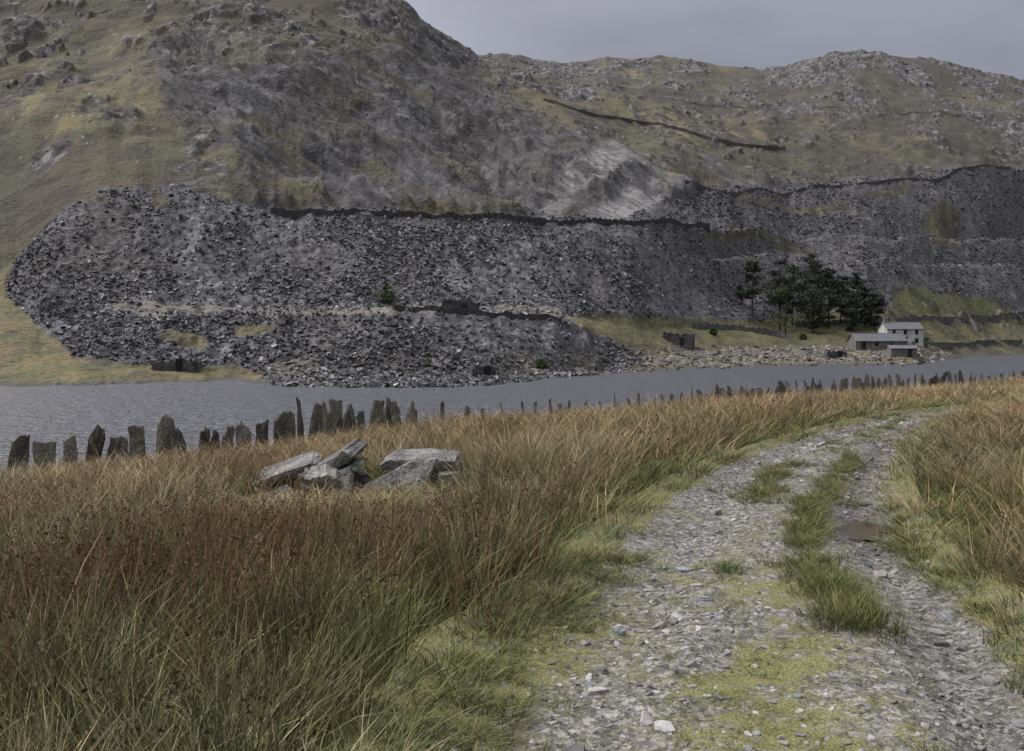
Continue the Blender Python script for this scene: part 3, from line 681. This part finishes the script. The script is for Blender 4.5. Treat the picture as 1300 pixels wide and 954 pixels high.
# ------------------------------------------------------------ walls on far side
def wall_along(name,uvs,h,th,tone=(0.09,0.085,0.085),dmin=112,useD=False,jit=0.25):
    pts=[]
    for (p,q) in zip(uvs[:-1],uvs[1:]):
        n=max(2,int(abs(q[0]-p[0])/3.0))
        for k in range(n):
            t=k/n;u=p[0]+(q[0]-p[0])*t;vd=p[1]+(q[1]-p[1])*t
            d,z=(vd,fz(u,vd)) if useD else hit(u,vd,dmin)
            pts.append((wx(u,d),d,z))
    pts=np.array(pts);
    if len(pts)>10:
        ker=np.ones(9)/9
        for c_ in (1,2):
            pad=np.pad(pts[:,c_],4,'edge');pts[:,c_]=np.convolve(pad,ker,'valid')
    V=[];Fs=[];r=np.random.default_rng(len(name))
    for k,p in enumerate(pts):
        hh=h*(1+r.uniform(-jit,jit*0.6))*(0.35+1.1*float(fbm(k/7.0,0,2,9)));a=th/2
        for (oy,oz) in ((-a,-1.0),(-a*0.8,hh),(a*0.8,hh*r.uniform(.9,1.05)),(a,-1.0)):
            V.append((p[0]+r.normal(0,.05),p[1]+oy,p[2]+oz))
    for k in range(len(pts)-1):
        b0=k*4
        for q in range(3): Fs.append((b0+q,b0+q+1,b0+q+5,b0+q+4))
    Fs.append((0,1,2,3));Fs.append(tuple(len(V)-4+q for q in (3,2,1,0)))
    A=Acc();A.add(V,Fs,tone);return A.obj(name,M_wall)
us=np.arange(345,905,6.0);Lc=ctrl(us);d5=Lc[I5][0]
wall_along('retaining_wall',list(zip(us,d5+0.3)),1.3,1.2,(0.055,0.052,0.052),useD=True)
us=np.arange(870,1290,6.0);Lc=ctrl(us);d7_=Lc[I7][0]
wall_along('retaining_wall',list(zip(us,d7_+0.3)),0.9,1.2,(0.085,0.078,0.074),useD=True)
us=np.arange(500,720,6.0);Lc=ctrl(us)
wall_along('retaining_wall',list(zip(us,Lc[4][0]+0.5)),0.9,1.0,(0.06,0.056,0.053),useD=True)
wall_along('dry_stone_wall',[(1010,416),(1080,412),(1140,408),(1240,408),(1330,402)],1.5,0.7,(0.11,0.105,0.1))
wall_along('dry_stone_wall',[(690,128),(760,150),(840,160),(930,185),(1000,192)],1.2,1.0,(0.08,0.074,0.065),dmin=300)
wall_along('dry_stone_wall',[(880,418),(935,419),(990,428),(1010,436)],1.4,0.7,(0.11,0.105,0.1))
wall_along('dry_stone_wall',[(1160,441),(1215,440),(1300,434)],1.2,0.7,(0.10,0.10,0.09))
# ------------------------------------------------------------ buildings
M_white=attr_mat('whitewash_mat',(0.8,),(0.25,),None,0.85,flat=(0.46,0.46,0.44))
M_stone=attr_mat('stone_wall_mat',(1,4),(0.25,0.25),(4,0.6,0.1),0.9,flat=(0.15,0.145,0.135),voro=(2.0,0.35))
M_roof=attr_mat('slate_roof_mat',(1,5),(0.15,0.2),(5,0.4,0.05),0.6,flat=(0.12,0.122,0.13))
M_dark=attr_mat('dark_opening_mat',(1,),(0.1,),None,0.4,flat=(0.015,0.015,0.018))
M_ruin=attr_mat('ruin_wall_mat',(0.8,3),(0.3,0.3),(3,0.8,0.2),0.9,flat=(0.075,0.072,0.072),voro=(1.8,0.45))
def box(name,c,s,mat,parent,rot=(0,0,0)):
    A=Acc();v=BOX*np.array(s);A.add(v,[tuple(q) for q in BQ],(0.1,0.1,0.1));o=A.obj(name,mat,parent);o.location=c;o.rotation_euler=rot
    bv=o.modifiers.new('b','BEVEL');bv.width=0.03;bv.segments=1;return o
def building(name,u,d,Lx,Wy,hw_,hr,yaw,wmat,openings,chim=(),zoff=0.0):
    e=bpy.data.objects.new(name,None);scene.collection.objects.link(e);e.location=(wx(u,d),d,fz(u,d)+zoff);e.rotation_euler=(0,0,yaw)
    a,b_=Lx/2,Wy/2
    V=[(-a,-b_,-1.5),(a,-b_,-1.5),(a,b_,-1.5),(-a,b_,-1.5),(-a,-b_,hw_),(a,-b_,hw_),(a,b_,hw_),(-a,b_,hw_),(-a,0,hw_+hr),(a,0,hw_+hr)]
    A=Acc();A.add(V,[(0,1,5,4),(2,3,7,6),(1,2,6,9,5),(3,0,4,8,7)],(0.1,0.1,0.1));A.obj('walls',wmat,e)
    sl=math.atan2(hr,b_);lr=math.hypot(hr,b_)+0.35
    for sgn in (-1,1):
        cyy=sgn*(b_/2+0.12);czz=hw_+hr/2+0.03
        box('roof_slope',(0,cyy,czz),(Lx+0.5,lr,0.14),M_roof,e,(-sgn*sl,0,0))
    box('ridge',(0,0,hw_+hr+0.1),(Lx+0.5,0.3,0.14),M_ruin,e)
    for (ox,oz,ow,oh) in openings:
        box('window' if oh<1.6 else 'door',(ox,-b_-0.01,oz),(ow,0.1,oh),M_dark,e)
        box('lintel',(ox,-b_-0.04,oz+oh/2+0.1),(ow+0.3,0.14,0.16),M_stone,e)
    for cxx in chim:
        box('chimney',(cxx,0,hw_+hr+0.5),(0.9,0.8,1.4),M_stone,e);box('chimney_pot',(cxx,0,hw_+hr+1.35),(0.3,0.3,0.35),M_ruin,e)
    return e
building('stone_house',1143,246,9.0,5.6,3.9,1.6,0.05,M_white,[(-2.8,3.1,0.8,1.0),(0,3.1,0.8,1.0),(2.8,3.1,0.8,1.0),(-2.8,1.0,.8,1.0),(2.8,1.0,0.8,1.0),(0,0.9,0.9,2.0)],(-3.8,),0.3)
building('stone_barn',1113,226,11.5,5,1.9,1.6,0.04,M_stone,[(-4,1.0,1.0,1.7),(2.6,0.9,0.8,0.9),(-1,1.2,0.8,0.8)],(),0.1)
building('stone_shed',1144,206,5.4,3,1.5,0.6,0.0,M_stone,[(1.2,0.6,0.8,1.6)],(),0.2)
def ruin(name,u,v,d,Lx,Wy,h,yaw=0.0,mat=None):
    e=bpy.data.objects.new(name,None);scene.collection.objects.link(e)
    if d is None: d,_z=hit(u,v)
    e.location=(wx(u,d),d,fz(u,d));e.rotation_euler=(0,0,yaw)
    r=np.random.default_rng(int(u))
    for nm,(x0,y0,x1,y1) in {'front_wall':(-Lx/2,-Wy/2,Lx/2,-Wy/2),'back_wall':(-Lx/2,Wy/2,Lx/2,Wy/2),'left_gable':(-Lx/2,-Wy/2,-Lx/2,Wy/2),'right_gable':(Lx/2,-Wy/2,Lx/2,Wy/2)}.items():
        n=9;V=[];Fs=[];L_=math.hypot(x1-x0,y1-y0);nx,ny=-(y1-y0)/L_*0.3,(x1-x0)/L_*0.3
        for k in range(n+1):
            t=k/n;hh=h*r.uniform(.6,1.05);x=x0+(x1-x0)*t;y=y0+(y1-y0)*t
            V+=[(x-nx,y-ny,-1.5),(x-nx,y-ny,hh),(x+nx,y+ny,hh*.98),(x+nx,y+ny,-1.5)]
        for k in range(n):
            for q in range(3): Fs.append((k*4+q,k*4+q+1,k*4+q+5,k*4+q+4))
        Fs+=[(0,1,2,3),(n*4+3,n*4+2,n*4+1,n*4)]
        A=Acc();A.add(V,Fs,(0.1,0.1,0.1));A.obj(nm,M_ruin,e)
    box('doorway',(Lx*0.12,-Wy/2-0.3,0.5),(0.9,0.12,1.7),M_dark,e)
    return e
ruin('ruined_building',584,396,157,5.2,4,2.4,0.1)
ruin('ruined_building',862,440,215,6,4,2.6,-0.2)
ruin('ruined_hut',613,482,128,2.5,2.2,1.5,0.2)
ruin('ruined_hut',225,470,133,5.5,2,1.0,0.0)
ruin('ruined_hut',1060,460,206,3.5,2.2,1.3,0.1)
# ------------------------------------------------------------ trees
def tree(name,u,d,H,kind='pine',seed=0,tone=1.0,wide=1.0,t0=0.3):
    r=np.random.default_rng(seed);x0=wx(u,d);z0=fz(u,d)-0.3
    V=[];Fs=[];mi=[]
    def tube(p,q,ra,rb,seg=6):
        p=np.array(p,float);q=np.array(q,float);dr=q-p;dr/=np.linalg.norm(dr)+1e-9
        s=np.cross(dr,[0.3,0.9,0.2]);s/=np.linalg.norm(s);t=np.cross(dr,s);b0=len(V)
        for c_,rr in ((p,ra),(q,rb)):
            for k in range(seg):
                a=2*math.pi*k/seg;V.append(tuple(c_+rr*(math.cos(a)*s+math.sin(a)*t)))
        for k in range(seg):
            Fs.append((b0+k,b0+(k+1)%seg,b0+seg+(k+1)%seg,b0+seg+k));mi.append(0)
    lean=r.normal(0,0.02,2);prev=np.array([0,0,0.]);r0=H*0.018
    for k in range(1,9):
        t=k/8;p=np.array([lean[0]*H*t+r.normal(0,.08),lean[1]*H*t,H*t*0.97]);tube(prev,p,r0*(1-0.85*(t-1/8)),r0*(1-0.85*t));prev=p
    cl=[]
    nb=34 if kind=='pine' else 16
    for k in range(nb):
        t=r.uniform(t0,1.0) if kind=='pine' else r.uniform(0.15,0.95)
        a=r.uniform(0,6.28)
        if kind=='pine': ln_=H*0.21*wide*(1.1-0.7*abs((t-0.55)/0.45)**1.5)*r.uniform(.5,1.15)
        else: ln_=H*0.3*wide*r.uniform(.5,1.1)
        base=np.array([lean[0]*H*t,lean[1]*H*t,H*t*0.97])
        tip=base+np.array([math.cos(a)*ln_,math.sin(a)*ln_,ln_*r.uniform(-.05,.35)])
        tube(base,tip,r0*0.3,r0*0.08,4)
        for q in (0.35,0.65,1.0):
            cl.append((base+(tip-base)*q,ln_*r.uniform(.25,.42)+0.35))
    cl.append((np.array([lean[0]*H,lean[1]*H,H*0.97]),0.8))
    cols=[(0.05,0.042,0.035)]*len(V)
    for c_,rad in cl:
        tn=r.uniform(.5,1.4)*tone
        for _ in range(36):
            dv_=r.normal(0,1,3);dv_/=np.linalg.norm(dv_);p=c_+dv_*rad*r.uniform(.3,1)*np.array([1,1,.6])
            s=r.uniform(.15,.38) if kind=='pine' else r.uniform(.1,.25);b0=len(V)
            e1=r.normal(0,1,3);e1/=np.linalg.norm(e1);e2=np.cross(e1,r.normal(0,1,3));e2/=np.linalg.norm(e2)+1e-9
            V.extend([tuple(p-e1*s),tuple(p-e2*s*.5),tuple(p+e1*s),tuple(p+e2*s*.5)]);Fs.append((b0,b0+1,b0+2,b0+3));mi.append(1)
            g=r.uniform(.7,1.3)*tn
            cc=(0.050*g,0.060*g,0.045*g) if kind=='pine' else (0.085*g,0.115*g,0.04*g)
            cols+= [cc]*4
    A=Acc();A.add(V,Fs,np.array(cols));o=A.obj(name,[M_bark,M_fol]);o.data.polygons.foreach_set('material_index',mi);o.location=(x0,d,z0)
for k,(u,top,d,w_,t0) in enumerate([(955,330,262,1.1,.35),(990,328,262,1.0,.3),(1006,334,268,1.2,.2),(1024,320,264,1.3,.2),(1040,330,270,1.2,.15),(1052,338,262,1.2,.2),(1068,350,266,1.1,.2),(1088,345,270,1.0,.25),(1098,362,262,1.4,.1),(1111,372,258,1.6,.05),(940,362,266,.9,.3),(1032,352,256,1.3,.1),(1078,372,258,1.4,.05)]):
    zb=fz(u,d);H=(HV-top)*d/F-zb
    tree('pine_tree',u,d,H,'pine',k,1.0,w_,t0)
tree('birch_tree',997,252,(425-362)*252/F-fz(997,252),'leaf',50,1.0,0.8)
tree('hawthorn_bush',490,hit(490,388)[0]+1,3.4,'bush',51,1.1,1.7)
for k,(u,v) in enumerate([(1172,438),(905,425),(1020,432),(688,470)]):
    tree('gorse_bush',u,hit(u,v)[0],1.5,'bush',60+k,0.8,1.6)
# ------------------------------------------------------------ world, sun, camera
w=bpy.data.worlds.new('World');scene.world=w;w.use_nodes=True;nt=w.node_tree;bg=nt.nodes['Background']
sk=N(nt,'ShaderNodeTexSky',sky_type='NISHITA');sk.sun_disc=False;sk.sun_elevation=math.radians(48);sk.sun_rotation=math.radians(-60);sk.air_density=1.0;sk.dust_density=3.0
hs_=N(nt,'ShaderNodeHueSaturation');hs_.inputs['Saturation'].default_value=0.18;nt.links.new(sk.outputs[0],hs_.inputs['Color'])
tc=N(nt,'ShaderNodeTexCoord');mp=N(nt,'ShaderNodeMapping');mp.inputs['Scale'].default_value=(1,1,3.5);nt.links.new(tc.outputs['Generated'],mp.inputs['Vector'])
cn=N(nt,'ShaderNodeTexNoise');cn.inputs['Scale'].default_value=3.0;cn.inputs['Detail'].default_value=5;cn.inputs['Roughness'].default_value=0.5;nt.links.new(mp.outputs[0],cn.inputs['Vector'])
mr=N(nt,'ShaderNodeMapRange');mr.inputs['From Min'].default_value=0.3;mr.inputs['From Max'].default_value=0.7;mr.inputs['To Min'].default_value=0.85;mr.inputs['To Max'].default_value=1.2;nt.links.new(cn.outputs['Fac'],mr.inputs['Value'])
sxyz=N(nt,'ShaderNodeSeparateXYZ');nt.links.new(tc.outputs['Generated'],sxyz.inputs[0])
zr=N(nt,'ShaderNodeMapRange');zr.interpolation_type='SMOOTHSTEP';zr.inputs['From Min'].default_value=0.25;zr.inputs['From Max'].default_value=0.8;zr.inputs['To Min'].default_value=0.76;zr.inputs['To Max'].default_value=3.7;nt.links.new(sxyz.outputs['Z'],zr.inputs['Value'])
mz=N(nt,'ShaderNodeMath',operation='MULTIPLY');nt.links.new(mr.outputs[0],mz.inputs[0]);nt.links.new(zr.outputs[0],mz.inputs[1])
vt=N(nt,'ShaderNodeVectorMath',operation='MULTIPLY');nt.links.new(hs_.outputs[0],vt.inputs[0])
tz=N(nt,'ShaderNodeMix',data_type='RGBA');zt2=N(nt,'ShaderNodeMapRange');zt2.inputs['From Min'].default_value=0.2;zt2.inputs['From Max'].default_value=0.6;nt.links.new(sxyz.outputs['Z'],zt2.inputs['Value']);nt.links.new(zt2.outputs[0],tz.inputs[0])
tz.inputs[6].default_value=(0.95,0.96,1.13,1);tz.inputs[7].default_value=(1.0,0.97,1.0,1);nt.links.new(tz.outputs[2],vt.inputs[1])
vs=N(nt,'ShaderNodeVectorMath',operation='SCALE');nt.links.new(vt.outputs[0],vs.inputs[0]);nt.links.new(mz.outputs[0],vs.inputs['Scale'])
nt.links.new(vs.outputs[0],bg.inputs['Color']);bg.inputs['Strength'].default_value=0.10
sl=bpy.data.lights.new('sun','SUN');sl.energy=1.1;sl.angle=math.radians(30);sl.color=(1,0.97,0.93)
so=bpy.data.objects.new('sun',sl);scene.collection.objects.link(so)
el=math.radians(48)
dirv=Vector((-math.sin(math.radians(60))*math.cos(el),-0.1,math.sin(el)));so.rotation_euler=dirv.to_track_quat('Z','Y').to_euler()
cam=bpy.data.cameras.new('camera');co=bpy.data.objects.new('camera',cam);scene.collection.objects.link(co);scene.camera=co
cam.sensor_width=36;cam.lens=36*F/1300;cam.shift_y=-(477-HV)/1300;cam.clip_end=3000;cam.clip_start=0.05
co.location=(0,0,0);co.rotation_euler=(math.radians(90),0,0)
scene.view_settings.view_transform='Standard';scene.view_settings.look='None';scene.view_settings.exposure=0
print('OK')
